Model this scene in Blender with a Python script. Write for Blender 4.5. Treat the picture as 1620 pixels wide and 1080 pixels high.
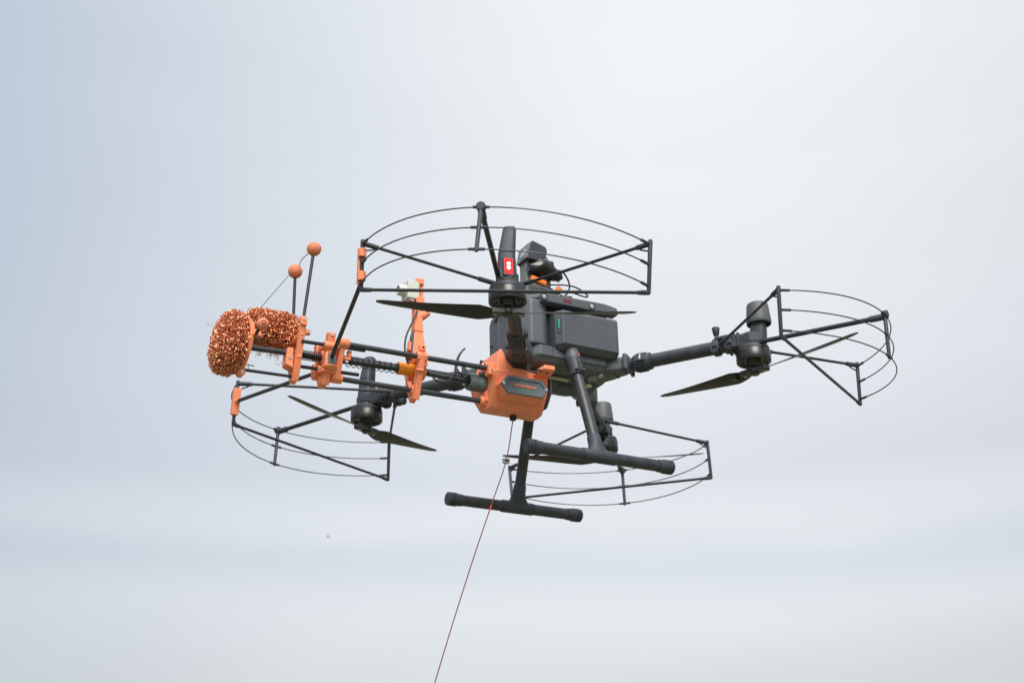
import bpy, bmesh, math, random
from mathutils import Vector, Matrix, Quaternion
random.seed(11)
R = math.radians
sc = bpy.context.scene
for _o in list(bpy.data.objects): bpy.data.objects.remove(_o)
COL = sc.collection
ALT = 2.683                                     # height of the hovering drone above the field

# ------------------------------------------------------------------ camera
cd = bpy.data.cameras.new('camera'); cam = bpy.data.objects.new('camera', cd); COL.objects.link(cam)
cd.sensor_width = 36.0; cd.lens = 50.58; cd.clip_end = 4000.0; cd.clip_start = 0.05
cam.matrix_world = Matrix(((-0.881288, 0.166010, 0.442461, 1.427194),
                           ( 0.472107, 0.351081, 0.808614, 2.428461),
                           (-0.021102, 0.921511, -0.387779, ALT-1.082975),
                           (0, 0, 0, 1)))
cd.dof.use_dof = True; cd.dof.focus_distance = 2.72; cd.dof.aperture_fstop = 9.0
sc.camera = cam

# ------------------------------------------------------------------ light
SUN_EL, SUN_DIR = R(46), Vector((0.22, 0.60, 0))
SUN_DIR = (SUN_DIR.normalized()*math.cos(SUN_EL) + Vector((0, 0, math.sin(SUN_EL)))).normalized()
w = bpy.data.worlds.new('World'); sc.world = w; w.use_nodes = True
nt = w.node_tree; nt.nodes.clear()
def N(t, **k):
    n = nt.nodes.new(t)
    for a, b in k.items(): setattr(n, a, b)
    return n
def LK(a, b): nt.links.new(a, b)
def VM(op, a, b=None):
    n = N('ShaderNodeVectorMath', operation=op)
    for i, v in enumerate((a, b)):
        if v is None: continue
        if isinstance(v, (tuple, list, Vector)): n.inputs[i].default_value = tuple(v)
        else: LK(v, n.inputs[i])
    return n
def MA(op, a, b=0.0, c=None, clamp=False):
    n = N('ShaderNodeMath', operation=op); n.use_clamp = clamp
    for i, v in enumerate((a, b, c)):
        if v is None: continue
        if isinstance(v, (int, float)): n.inputs[i].default_value = v
        else: LK(v, n.inputs[i])
    return n.outputs[0]
tc = N('ShaderNodeTexCoord'); dirv = VM('NORMALIZE', tc.outputs['Generated']).outputs[0]
def lobe(axis, k):
    d = VM('DOT_PRODUCT', dirv, Vector(axis).normalized()).outputs['Value']
    return MA('EXPONENT', MA('MULTIPLY', MA('SUBTRACT', d, 1.0), k))
BASE = (0.116, 0.128, 0.144)
LOBES = [((-0.45, -0.80, 0.30), 2.2, (0.228, 0.238, 0.257)),     # pale overcast of this half of the sky
         ((-0.50, -0.63, 0.60), 20.0, (0.095, 0.080, 0.052)),      # thin cloud glowing in the view
         ((0.06, -0.85, 0.52), 11.0, (-0.112, -0.086, -0.058)),     # a denser, bluer sheet of cloud
         ((-0.28, -0.93, 0.22), 14.0, (0.034, 0.027, 0.016)),      # a paler bank of cloud low down
         ((0, 0, 1), 6.0, (0.55, 0.55, 0.55)),                     # overcast brightens towards the zenith
         (SUN_DIR, 3.0, (0.55, 0.536, 0.506))]                     # and round the veiled sun
col = VM('ADD', BASE, (0, 0, 0)).outputs[0]
for ax, k, c in LOBES:
    s = VM('SCALE', c); LK(lobe(ax, k), s.inputs['Scale'])
    col = VM('ADD', col, s.outputs[0]).outputs[0]
# layered cloud: streaks drawn out along the horizon
mp = N('ShaderNodeMapping'); LK(dirv, mp.inputs['Vector']); mp.inputs['Scale'].default_value = (1.3, 1.3, 6.5)
nz = N('ShaderNodeTexNoise'); LK(mp.outputs[0], nz.inputs['Vector'])
nz.inputs['Scale'].default_value = 2.3; nz.inputs['Detail'].default_value = 8.0; nz.inputs['Roughness'].default_value = 0.58; nz.inputs['Distortion'].default_value = 0.4
mp2 = N('ShaderNodeMapping'); LK(dirv, mp2.inputs['Vector']); mp2.inputs['Scale'].default_value = (1, 1, 2.2); mp2.inputs['Location'].default_value = (3.1, 0.4, 1.7)
nz2 = N('ShaderNodeTexNoise'); LK(mp2.outputs[0], nz2.inputs['Vector']); nz2.inputs['Scale'].default_value = 2.2; nz2.inputs['Detail'].default_value = 3.0
m = MA('MULTIPLY_ADD', MA('SUBTRACT', nz.outputs[0], 0.5), 0.10, 1.0)
m = MA('MULTIPLY_ADD', MA('SUBTRACT', nz2.outputs[0], 0.5), 0.08, m)
# strata low in the sky, seen edge on: paler and darker layers by elevation
sep = N('ShaderNodeSeparateXYZ'); LK(dirv, sep.inputs[0])
zz = MA('MULTIPLY_ADD', MA('SUBTRACT', nz2.outputs[0], 0.5), 0.034, sep.outputs[2])
zz = MA('MULTIPLY_ADD', MA('SUBTRACT', nz.outputs[0], 0.5), 0.034, zz)
ramp = N('ShaderNodeValToRGB'); LK(zz, ramp.inputs[0]); ramp.color_ramp.interpolation = 'LINEAR'
el = ramp.color_ramp.elements
STR = [(.10, .97, .965, .93), (.165, .985, .975, .935), (.205, 1.07, 1.06, 1.02), (.2180, 1.06, 1.05, 1.02), (.240, .972, .975, .982), (.252, .975, .98, .985), (.266, 1.040, 1.030, 1.01), (.280, 1.045, 1.035, 1.02), (.3015, .955, .955, .965), (.325, .970, .970, .98), (.37, 1, 1, 1)]
while len(el) < len(STR): el.new(.5)
for e_, (p_, r_, g_, b_) in zip(el, STR): e_.position = p_; e_.color = (r_/1.2, g_/1.2, b_/1.2, 1)
col = VM('MULTIPLY', col, VM('SCALE', ramp.outputs[0]).outputs[0]).outputs[0]
for n_ in nt.nodes:
    if n_.type == 'VECT_MATH' and n_.operation == 'SCALE' and n_.inputs[0].is_linked and n_.inputs[0].links[0].from_node == ramp: n_.inputs['Scale'].default_value = 1.2
cl = VM('SCALE', col); LK(m, cl.inputs['Scale'])
sky = N('ShaderNodeTexSky', sky_type='NISHITA'); sky.sun_disc = False
sky.sun_elevation = SUN_EL; sky.sun_rotation = math.atan2(SUN_DIR.x, SUN_DIR.y)
bgs = N('ShaderNodeBackground'); LK(sky.outputs[0], bgs.inputs[0]); bgs.inputs[1].default_value = 0.06
bgc = N('ShaderNodeBackground'); LK(cl.outputs[0], bgc.inputs[0]); bgc.inputs[1].default_value = 1.0
mx = N('ShaderNodeMixShader'); mx.inputs[0].default_value = 0.94            # cloud cover over the clear sky
LK(bgs.outputs[0], mx.inputs[1]); LK(bgc.outputs[0], mx.inputs[2])
out = N('ShaderNodeOutputWorld'); LK(mx.outputs[0], out.inputs[0])
sl = bpy.data.lights.new('sun', 'SUN'); so = bpy.data.objects.new('sun', sl); COL.objects.link(so)
sl.energy = 1.5; sl.angle = R(30); sl.color = (1.0, 0.97, 0.92)
so.rotation_euler = SUN_DIR.to_track_quat('Z', 'Y').to_euler(); so.location = (0, 0, 30)
sc.view_settings.view_transform = 'Standard'; sc.view_settings.look = 'None'
sc.view_settings.exposure = 1.0; sc.view_settings.gamma = 1.0; sc.view_settings.use_curve_mapping = False

# ------------------------------------------------------------------ materials
def mat(name, color, rough=0.5, metal=0.0, spec=0.5, var=0.0, vscale=60.0, bump=0.0, bscale=400.0, emit=None, estr=0.0, kind='noise', rvar=0.0):
    mt = bpy.data.materials.new(name); mt.use_nodes = True
    t = mt.node_tree; b = t.nodes['Principled BSDF']
    b.inputs['Base Color'].default_value = (*color, 1); b.inputs['Roughness'].default_value = rough
    b.inputs['Metallic'].default_value = metal; b.inputs['Specular IOR Level'].default_value = spec
    tcn = t.nodes.new('ShaderNodeTexCoord')
    if var:
        n = t.nodes.new('ShaderNodeTexNoise'); n.inputs['Scale'].default_value = vscale; n.inputs['Detail'].default_value = 4
        t.links.new(tcn.outputs['Object'], n.inputs['Vector'])
        r = t.nodes.new('ShaderNodeMapRange'); r.inputs[1].default_value = .25; r.inputs[2].default_value = .75
        r.inputs[3].default_value = 1-var; r.inputs[4].default_value = 1+var
        t.links.new(n.outputs[0], r.inputs[0])
        v = t.nodes.new('ShaderNodeVectorMath'); v.operation = 'SCALE'; v.inputs[0].default_value = color
        t.links.new(r.outputs[0], v.inputs['Scale']); t.links.new(v.outputs[0], b.inputs['Base Color'])
        if rvar:
            r2 = t.nodes.new('ShaderNodeMapRange'); r2.inputs[1].default_value = .3; r2.inputs[2].default_value = .7
            r2.inputs[3].default_value = rough-rvar; r2.inputs[4].default_value = rough+rvar
            t.links.new(n.outputs[0], r2.inputs[0]); t.links.new(r2.outputs[0], b.inputs['Roughness'])
    if bump:
        if kind == 'layers':                                   # printed layers
            n2 = t.nodes.new('ShaderNodeTexWave'); n2.wave_type = 'BANDS'; n2.bands_direction = 'Z'; n2.inputs['Distortion'].default_value = 0.6; n2.inputs['Detail'].default_value = 1
            o = n2.outputs['Fac']
        elif kind == 'twill':                                  # woven carbon tube
            n2 = t.nodes.new('ShaderNodeTexWave'); n2.wave_type = 'BANDS'; n2.bands_direction = 'DIAGONAL'; n2.inputs['Distortion'].default_value = 0.0
            o = n2.outputs['Fac']
        else:
            n2 = t.nodes.new('ShaderNodeTexNoise'); n2.inputs['Detail'].default_value = 2; o = n2.outputs[0]
        n2.inputs['Scale'].default_value = bscale; t.links.new(tcn.outputs['Object'], n2.inputs['Vector'])
        bm_ = t.nodes.new('ShaderNodeBump'); bm_.inputs['Strength'].default_value = bump; bm_.inputs['Distance'].default_value = 0.0006
        t.links.new(o, bm_.inputs['Height']); t.links.new(bm_.outputs[0], b.inputs['Normal'])
    if emit:
        b.inputs['Emission Color'].default_value = (*emit, 1); b.inputs['Emission Strength'].default_value = estr
    return mt
M = dict(
 carbon=mat('carbon_fibre', (.034, .039, .048), .40, spec=.5, var=.35, vscale=45, bump=.10, bscale=190, kind='twill', rvar=.05),
 rod=mat('black_rod', (.019, .022, .029), .42, var=.2, vscale=40),
 plastic=mat('black_moulded_plastic', (.036, .044, .058), .55, var=.15, vscale=30, bump=.2, bscale=900),
 grey=mat('dark_grey_shell', (.090, .100, .116), .50, var=.13, vscale=25, bump=.22, bscale=1100, rvar=.05),
 capgrey=mat('cap_grey', (.085, .092, .102), .5, var=.08, vscale=25, bump=.15, bscale=1100),
 grey2=mat('battery_shell', (.076, .086, .104), .48, var=.12, vscale=25, bump=.22, bscale=1100, rvar=.04),
 midgrey=mat('module_grey', (.20, .215, .23), .5, var=.08, vscale=30, bump=.1, bscale=900),
 black=mat('matt_black', (.012, .012, .013), .6),
 glossblack=mat('motor_black', (.013, .0135, .015), .32, spec=.6, var=.15, vscale=50),
 slate=mat('slate_plastic', (.115, .150, .165), .55, var=.08, vscale=60, bump=.3, bscale=700, kind='layers'),
 orange=mat('orange_printed_plastic', (.92, .288, .146), .52, var=.12, vscale=28, bump=.12, bscale=520, kind='layers', rvar=.05),
 orangeball=mat('orange_foam_ball', (.72, .235, .125), .7, var=.06, vscale=60, bump=.2, bscale=900),
 amber=mat('amber_plastic', (.80, .27, .02), .4, var=.05, vscale=50),
 vividorange=mat('orange_clip', (.85, .18, .015), .4),
 copper=mat('copper_ribbon', (.94, .45, .27), .36, metal=1.0, var=.30, vscale=160),
 coppercore=mat('shaded_copper', (.17, .048, .020), .6, metal=.4, var=.5, vscale=120),  # wool core coloured dark to give the shade in gaps between the ribbons
 white=mat('white_plastic', (.60, .625, .59), .5, var=.05, vscale=60, bump=.15, bscale=900),
 glass=mat('lens_glass', (.015, .017, .022), .08, spec=.8),
 pale=mat('pale_lens', (.36, .40, .43), .2),
 steel=mat('steel', (.60, .60, .60), .32, metal=1.0),
 redglass=mat('infrared_window', (.16, .02, .05), .15),
 redplastic=mat('red_mark', (.60, .02, .03), .4),
 redlight=mat('beacon_red', (.5, .006, .008), .5, spec=.08, emit=(1, .022, .024), estr=.75),
 lamp=mat('beacon_lamp', (1, .7, .65), .3, emit=(1, .50, .42), estr=2.2),
 green=mat('green_led', (.02, .5, .15), .3, emit=(.02, 1, .50), estr=.22),
 greenpaint=mat('olive_mark', (.06, .14, .04), .5),
 yellow=mat('yellow_mark', (.75, .52, .02), .5),
 paper=mat('label_paper', (.50, .50, .38), .6),
 whiteprint=mat('white_print', (.7, .72, .74), .5),
 cable=mat('cable_black', (.016, .016, .017), .5),
 redwire=mat('red_wire', (.5, .02, .02), .45), bluewire=mat('pale_wire', (.30, .38, .50), .45),
 cord=mat('red_brown_cord', (.21, .050, .033), .7, var=.35, vscale=300),
 bag=mat('black_film', (.014, .014, .015), .22, bump=.5, bscale=120),
 brass=mat('brass_tie', (.55, .38, .08), .35, metal=1.0),
)

# ------------------------------------------------------------------ mesh helpers (drone frame: x forward, y to its left, z up)
class MB:
    def __init__(s): s.v = []; s.f = []
    def add(s, vs, fs):
        o = len(s.v); s.v += [tuple(v) for v in vs]; s.f += [tuple(i+o for i in f) for f in fs]; return s
    def rings(s, rings, cap0=True, cap1=True):
        n = len(rings[0]); vs = [p for r in rings for p in r]; fs = []
        for k in range(len(rings)-1):
            for i in range(n):
                j = (i+1) % n; fs.append((k*n+i, k*n+j, (k+1)*n+j, (k+1)*n+i))
        if cap0: fs.append(tuple(reversed(range(n))))
        if cap1: fs.append(tuple(range((len(rings)-1)*n, len(rings)*n)))
        return s.add(vs, fs)
    def tube(s, pts, r, n=12, cap=True):
        P = [Vector(p) for p in pts]; L = len(P)
        rr = list(r) if isinstance(r, (list, tuple)) else [r]*L
        tan = [(P[min(i+1, L-1)]-P[max(i-1, 0)]).normalized() for i in range(L)]
        u = tan[0].orthogonal().normalized(); rs = []
        for i in range(L):
            if i: u = (u - tan[i]*u.dot(tan[i])).normalized()
            v = tan[i].cross(u)
            rs.append([P[i]+(u*math.cos(a)+v*math.sin(a))*rr[i] for a in (2*math.pi*k/n for k in range(n))])
        return s.rings(rs, cap, cap)
    def lathe(s, c, axis, prof, n=28, cap0=True, cap1=True):
        c = Vector(c); ax = Vector(axis).normalized(); u = ax.orthogonal().normalized(); v = ax.cross(u)
        rs = [[c+ax*t+(u*math.cos(a)+v*math.sin(a))*max(r, 1e-5) for a in (2*math.pi*k/n for k in range(n))] for t, r in prof]
        return s.rings(rs, cap0, cap1)
    def prism(s, poly, axis, a, b):
        def P(p, t):
            return {'x': (t, p[0], p[1]), 'y': (p[0], t, p[1]), 'z': (p[0], p[1], t)}[axis]
        r0 = [P(p, a) for p in poly]; r1 = [P(p, b) for p in poly]
        return s.rings([r0, r1])
    def box(s, c, size, q=None):
        c = Vector(c); hx, hy, hz = (d/2 for d in size); vs = []
        for x, y, z in ((-1,-1,-1),(1,-1,-1),(1,1,-1),(-1,1,-1),(-1,-1,1),(1,-1,1),(1,1,1),(-1,1,1)):
            d = Vector((x*hx, y*hy, z*hz)); vs.append(c+((q @ d) if q else d))
        return s.add(vs, [(3,2,1,0),(4,5,6,7),(0,1,5,4),(1,2,6,5),(2,3,7,6),(3,0,4,7)])
    def bar(s, p0, p1, wx, wy, ref=(1, 0, 0)):                 # bar of section wx (along ref) by wy
        p0, p1 = Vector(p0), Vector(p1); d = (p1-p0).normalized(); r = Vector(ref); u = (r-d*r.dot(d)).normalized(); v = d.cross(u)
        rs = [[p+u*(a*wx/2)+v*(b*wy/2) for a, b in ((-1,-1),(1,-1),(1,1),(-1,1))] for p in (p0, p1)]
        return s.rings(rs)
    def path(s, pts, wx, wy, ref=(1, 0, 0)):
        P = [Vector(p) for p in pts]; r = Vector(ref); rs = []
        for i, p in enumerate(P):
            d = (P[min(i+1, len(P)-1)]-P[max(i-1, 0)]).normalized(); u = (r-d*r.dot(d)).normalized(); v = d.cross(u)
            rs.append([p+u*(a*wx/2)+v*(b*wy/2) for a, b in ((-1,-1),(1,-1),(1,1),(-1,1))])
        return s.rings(rs)
    def ball(s, c, r, n=24, sq=(1, 1, 1)):
        c = Vector(c); k = n//2; rs = []
        for i in range(k+1):
            th = math.pi*min(max(i/k, .004), .996)
            rs.append([c+Vector((r*sq[0]*math.sin(th)*math.cos(a), r*sq[1]*math.sin(th)*math.sin(a), -r*sq[2]*math.cos(th))) for a in (2*math.pi*j/n for j in range(n))])
        return s.rings(rs)
    def mesh(s, name, off=(0, 0, 0), ang=35):
        me = bpy.data.meshes.new(name); o = Vector(off)
        me.from_pydata([Vector(v)-o for v in s.v], [], s.f)
        bm = bmesh.new(); bm.from_mesh(me); bmesh.ops.recalc_face_normals(bm, faces=bm.faces[:]); bm.to_mesh(me); bm.free()
        for p in me.polygons: p.use_smooth = True
        if ang < 179: me.set_sharp_from_angle(angle=R(ang))
        return me
def thing(name, label, cat, loc, group=None):
    o = bpy.data.objects.new(name, None); COL.objects.link(o); o.location = loc; o.empty_display_size = .1
    o['label'] = label; o['category'] = cat
    if group: o['group'] = group
    return o
OFF = [Vector((0, 0, 0))]
def part(name, mb, m, parent, bevel=0.0, seg=2, label=None, ang=35, kind=None):
    o = bpy.data.objects.new(name, mb.mesh(name, OFF[0], ang)); COL.objects.link(o); o.parent = parent
    o.data.materials.append(M[m])
    if bevel:
        b = o.modifiers.new('bevel', 'BEVEL'); b.width = bevel; b.segments = seg; b.limit_method = 'ANGLE'; b.angle_limit = R(28); b.harden_normals = True
    if label: o['label'] = label
    if kind: o['kind'] = kind
    return o
def inst(name, me, parent, loc, axis=None):
    o = bpy.data.objects.new(name, me); COL.objects.link(o); o.parent = parent; o.location = Vector(loc)-OFF[0]
    if axis is not None: o.rotation_euler = Vector(axis).to_track_quat('Z', 'Y').to_euler()
    return o
def smooth(pts, n=8):
    P = [Vector(p) for p in pts]; P = [P[0]*2-P[1]]+P+[P[-1]*2-P[-2]]; o = []
    for i in range(1, len(P)-2):
        a, b, c, d = P[i-1:i+3]
        for k in range(n):
            t = k/n
            o.append(.5*((2*b)+(c-a)*t+(2*a-5*b+4*c-d)*t*t+(3*b-a-3*c+d)*t**3))
    o.append(P[-2]); return o
def arc3(a, b, c, n=30):                                        # circle through three points
    a, b, c = Vector(a), Vector(b), Vector(c); ab, ac = b-a, c-a; nn = ab.cross(ac)
    ctr = a+(nn.cross(ab)*ac.length_squared+ac.cross(nn)*ab.length_squared)/(2*nn.length_squared)
    n1 = nn.normalized(); u = a-ctr; v = n1.cross(u)
    def an(p):
        t = math.atan2((p-ctr).dot(v), (p-ctr).dot(u)); return t if t >= 0 else t+2*math.pi
    te = an(c)
    return [ctr+u*math.cos(te*k/n)+v*math.sin(te*k/n) for k in range(n+1)]
V = Vector
# screw head shared by every fixing
sm = MB().lathe((0,0,0), (0,0,1), [(0,.0034),(.0012,.0034),(.0016,.0030),(.0016,.0018),(.0006,.0016)], 14)
SCREW = sm.mesh('screw'); SCREW.materials.append(M['steel'])
sm = MB().lathe((0,0,0), (0,0,1), [(0,.0022),(.0008,.0022),(.0009,.0014),(.0002,.0012)], 12)
BOLT = sm.mesh('bolt'); BOLT.materials.append(M['black'])

# ------------------------------------------------------------------ ground (below the frame)
gm = bpy.data.materials.new('meadow'); gm.use_nodes = True; t = gm.node_tree; b = t.nodes['Principled BSDF']
n = t.nodes.new('ShaderNodeTexNoise'); n.inputs['Scale'].default_value = 1.4; n.inputs['Detail'].default_value = 8
g = t.nodes.new('ShaderNodeTexCoord'); t.links.new(g.outputs['Object'], n.inputs['Vector'])
cr = t.nodes.new('ShaderNodeValToRGB'); cr.color_ramp.elements[0].color = (.105, .108, .060, 1); cr.color_ramp.elements[1].color = (.225, .215, .14, 1)
cr.color_ramp.elements[0].position = .35; cr.color_ramp.elements[1].position = .7
t.links.new(n.outputs[0], cr.inputs[0]); t.links.new(cr.outputs[0], b.inputs['Base Color']); b.inputs['Roughness'].default_value = .9
me = bpy.data.meshes.new('ground'); S = 1500
me.from_pydata([(-S,-S,0),(S,-S,0),(S,S,0),(-S,S,0)], [], [(0,1,2,3)]); me.materials.append(gm)
go = bpy.data.objects.new('ground', me); COL.objects.link(go); go['kind'] = 'structure'

# ================================================================== DRONE
drone = thing('quadcopter_drone', 'dark grey four-rotor drone hovering with wire cages round its propellers and a red lit beacon', 'drone', (0, 0, ALT))
# ---- body shell: lower hull, upper hull, battery bay
def hexo(xr, xf, y, cr, cf): # octagonal outline, chamfers cr at rear, cf at front
    return [(xr, y-cr), (xr+cr*1.4, y), (xf-cf*1.2, y), (xf, y-cf), (xf, -y+cf), (xf-cf*1.2, -y), (xr+cr*1.4, -y), (xr, -y+cr)]
def lev(o, z): return [(x, y, z) for x, y in o]
lo = MB().rings([lev(hexo(-.098, .112, .050, .02, .02), .004), lev(hexo(-.103, .120, .080, .024, .036), .0125),
                 lev(hexo(-.106, .127, .088, .022, .040), .0245), lev(hexo(-.106, .127, .087, .022, .040), .0465)])
body = part('body_shell', lo, 'grey', drone, .0022, 2)
up = MB().rings([lev(hexo(-.100, .121, .055, .018, .020), .0466), lev(hexo(-.100, .121, .055, .018, .020), .137), lev(hexo(-.096, .117, .050, .018, .020), .158)])
part('upper_shell', up, 'grey', body, .004, 3)
# front corner pods that carry the front arms' shoulders
for s in (1, -1):
    pl = [(.0570, .040*s), (.0570, .0770*s), (.070, .0865*s), (.099, .0865*s), (.1195, .062*s), (.1225, .036*s), (.1225, .010*s)]
    if s < 0: pl = pl[::-1]
    part('corner_pod', MB().rings([[(x, y, .0467) for x, y in pl], [(x, y, .135) for x, y in pl], [(x*.98, y*.95, .150) for x, y in pl]]), 'grey', body, .005, 3)
part('roof', MB().rings([lev(hexo(-.104, .123, .080, .02, .034), .1505), lev(hexo(-.104, .123, .083, .02, .036), .156), lev(hexo(-.092, .112, .072, .02, .034), .168)]), 'grey', body, .003, 2)
# panel seams and screw recesses of the lower band
sm_ = MB()
for x in (.052, -.022, -.055): sm_.box((x, .0875, .035), (.0010, .0012, .022))
sm_.box((.0, .0878, .0235), (.17, .0008, .0008))
part('panel_seam', sm_, 'black', body)
for x, z in ((.033, .039), (.033, .017), (-.012, .039), (-.05, .014)): inst('bolt', BOLT, body, (x, .0872, z), (0, 1, 0))
# belly plate with its sensors, label and auxiliary lamp
part('belly_plate', MB().prism(hexo(-.090, .10, .046, .02, .02), 'z', .0010, .0039), 'plastic', body, .001)
part('belly_label', MB().box((.0120, .0335, .0004), (.052, .012, .0014)), 'paper', body)
part('belly_label', MB().box((.0200, .0190, .0004), (.060, .010, .0014)), 'black', body)
part('belly_recess', MB().box((-.0250, .0060, .0004), (.030, .018, .0014)), 'black', body)
part('belly_sensor', MB().lathe((-.0590, .0560, .0058), (0,.26,-1), [(0,.011),(.002,.011),(.0026,.009)], 20), 'midgrey', body)
part('belly_sensor', MB().lathe((-.0720, .0690, .0095), (0,.26,-1), [(0,.006),(.003,.006),(.0036,.005)], 16), 'pale', body)
bl = part('belly_lamp', MB().lathe((-.0660, .0256, .0010), (0,0,-1), [(0,.009),(.002,.009),(.0026,.007)], 20), 'whiteprint', body)
part('lamp_centre', MB().lathe((-.0660, .0256, -.0016), (0,0,-1), [(0,.0045),(.0008,.004)], 14), 'yellow', bl)
for x, y in ((.05,.07),(.03,.03),(-.09,.02),(-.045,.055),(0,.068),(.08,.03)): inst('bolt', BOLT, body, (x, y, .0062 if abs(y) > .052 or x < -.08 else .0008), (0, 0, -1))
# vision sensor bar along each upper edge
for s in (1, -1):
    pf = [(.078, .139), (.078, .1585), (-.070, .1610), (-.088, .1590), (-.103, .1560), (-.105, .1400), (-.06, .1405), (-.048, .1385)]
    a_, b_ = (.075, .099) if s > 0 else (-.099, -.075)
    vb = part('vision_bar', MB().prism(pf, 'y', a_, b_), 'grey', body, .003, 3)
    fy = .099*s
    for x in (.0745, -.040):
        rg = part('sensor_ring', MB().lathe((x, fy-.001*s, .1485), (0, s, 0), [(0,.0078),(.0024,.0078),(.003,.0068),(.003,.0058),(.0012,.0056)], 24), 'plastic', vb)
        part('sensor_lens', MB().lathe((x, fy, .1485), (0, s, 0), [(0,.0054),(.0009,.0050),(.0018,.003),(.0020,.0008)], 20), 'pale', rg)
    for x in (.0245, .0145):
        part('infrared_window', MB().lathe((x, fy-.0005*s, .1490), (0, s, 0), [(0,.0048),(.0011,.0048),(.0013,.0042)], 20), 'redglass', vb)
# front face: vision lens and nubs
fr = MB().lathe((.1215, -.024, .1440), (1, -.1, .0), [(-.004,.013),(.004,.013),(.005,.011),(.005,.008)], 24)
rg = part('front_sensor', fr, 'grey2', body); part('sensor_lens', MB().lathe((.1255, -.0244, .1440), (1, -.1, .0), [(0,.0078),(.001,.006),(.0016,.002)], 20), 'pale', rg)
part('front_nub', MB().box((.112, -.056, .120), (.012, .010, .014)), 'plastic', body, .001)
part('front_nub', MB().box((.1215, -.045, .083), (.010,.006,.004)), 'plastic', body, .001)
# batteries in the side bays
for s in (1, -1):
    pl = [(.0485, .048), (.0485, .0900), (.0480, .0935), (.0365, .1085), (-.090, .1100), (-.0985, .1040), (-.0995, .048)]
    pl = [(x, y*s) for x, y in pl]
    if s < 0: pl = pl[::-1]
    r0 = [(x-.003*(x > 0), y*.87, .0385) for x, y in pl]; r1 = [(x, y, .0490) for x, y in pl]; r2 = [(x, y, .1180) for x, y in pl]; r3 = [(x-.002, y*.965, .1245) for x, y in pl]
    bat = part('battery', MB().rings([r0, r1, r2, r3]), 'grey2', drone, .0016, 2, ang=14)
    part('bay_recess', MB().prism([(.0575, .0475), (.0575, .136), (.0478, .136), (.0478, .0475)], 'y', min(.045*s, .066*s), max(.045*s, .066*s)), 'black', body)
    e0, e1 = V((.0480, .0935*s, 0)), V((.0365, .1085*s, 0)); nrm = V((e0.y-e1.y, e1.x-e0.x, 0)).normalized()*(1 if s > 0 else 1)
    if nrm.y*s < 0: nrm = -nrm
    mid = (e0+e1)/2; tdir = (e1-e0).normalized(); q = Matrix((tdir, nrm, V((0,0,1)))).transposed().to_quaternion()
    pn = part('button_panel', MB().box(mid+nrm*.0002+V((0,0,.087)), (.0095, .0010, .033), q), 'plastic', bat, .0006)
    for k in range(4): part('charge_led', MB().box(mid+nrm*.0010+V((0,0,.1000-k*.0048)), (.0040, .0012, .0020), q), 'green', pn, .0003)
    part('power_button', MB().box(mid+nrm*.0010+V((0,0,.0775)), (.0055, .0014, .0075), q), 'grey2', pn, .0008)
# ---- landing gear: splayed legs and skids
for s in (1, -1):
    xt, yt = (.0112, .179) if s > 0 else (-.0027, -.179); zt = -.2125 if s > 0 else -.2172
    top = V((.009, .0905*s, .0345)) if s > 0 else V((-.002, -.0905, .0345)); tee = V((xt, yt, zt)); d = (tee-top).normalized()
    leg = part('landing_leg', MB().tube([top+d*.03, tee], .0115, 18), 'carbon', drone)
    part('leg_socket', MB().lathe(top, d, [(-.020,.006),(-.016,.012),(-.008,.0158),(.012,.0163),(.016,.0158)], 22), 'grey', leg)
    sk = part('leg_collar', MB().lathe(top, d, [(.0165,.0166),(.036,.0162),(.045,.0150),(.052,.0160),(.0585,.0160),(.060,.0135)], 22), 'plastic', leg)
    sd = V((0, 1*s, .25)).normalized()
    part('collar_lever', MB().bar(top+d*.022+sd*.0162, top+d*.056+sd*.0185, .004, .004).bar(top+d*.052+sd*.015+V((-.012,0,0)), top+d*.052+sd*.015+V((.012,0,0)), .004, .006, d), 'plastic', leg, .001)
    part('red_mark', MB().box(top+d*.011+sd*.0150+V((-.006,0,0)), (.0032, .0028, .0075), V((0,0,1)).rotation_difference(d)), 'redplastic', leg, .0004)
    x0, x1 = (.1716, -.1592) if s > 0 else (.1638, -.1597)
    skid = part('skid', MB().tube([(x1+.02, yt, zt), (x0-.02, yt, zt)], .0118, 18), 'carbon', drone)
    u = -d
    part('skid_tee', MB().lathe((xt, yt, zt), (1,0,0), [(-.038,.0126),(-.036,.0134),(.036,.0134),(.038,.0126)], 22), 'plastic', skid)
    lq = V((0,0,1)).rotation_difference(u); rs = []
    for t_, ra_, rb_, sh_ in ((0,.030,.0128,-.002),(.008,.0275,.0128,-.0018),(.014,.0215,.0131,-.001),(.021,.0170,.0133,0),(.030,.0145,.0134,0),(.047,.0134,.0134,0),(.0485,.0126,.0126,0)):
        rs.append([V((xt+sh_, yt, zt))+u*t_+(lq @ V((ra_*math.cos(a), rb_*math.sin(a), 0))) for a in (2*math.pi*i/24 for i in range(24))])
    part('tee_neck', MB().rings(rs), 'plastic', skid, ang=60)
    for xe, sg in ((x0, 1), (x1, -1)):
        part('end_cap', MB().lathe((xe, yt, zt), (sg,0,0), [(-.034,.0128),(-.0225,.0132),(-.022,.0143),(-.0145,.0146),(-.0140,.0128),(-.0125,.0128),(-.0120,.0146),(-.0075,.0146),(-.007,.0130),(-.0058,.0130),(-.0052,.0143),(-.0015,.0140),(0,.0125)], 22), 'plastic', skid)
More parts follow.
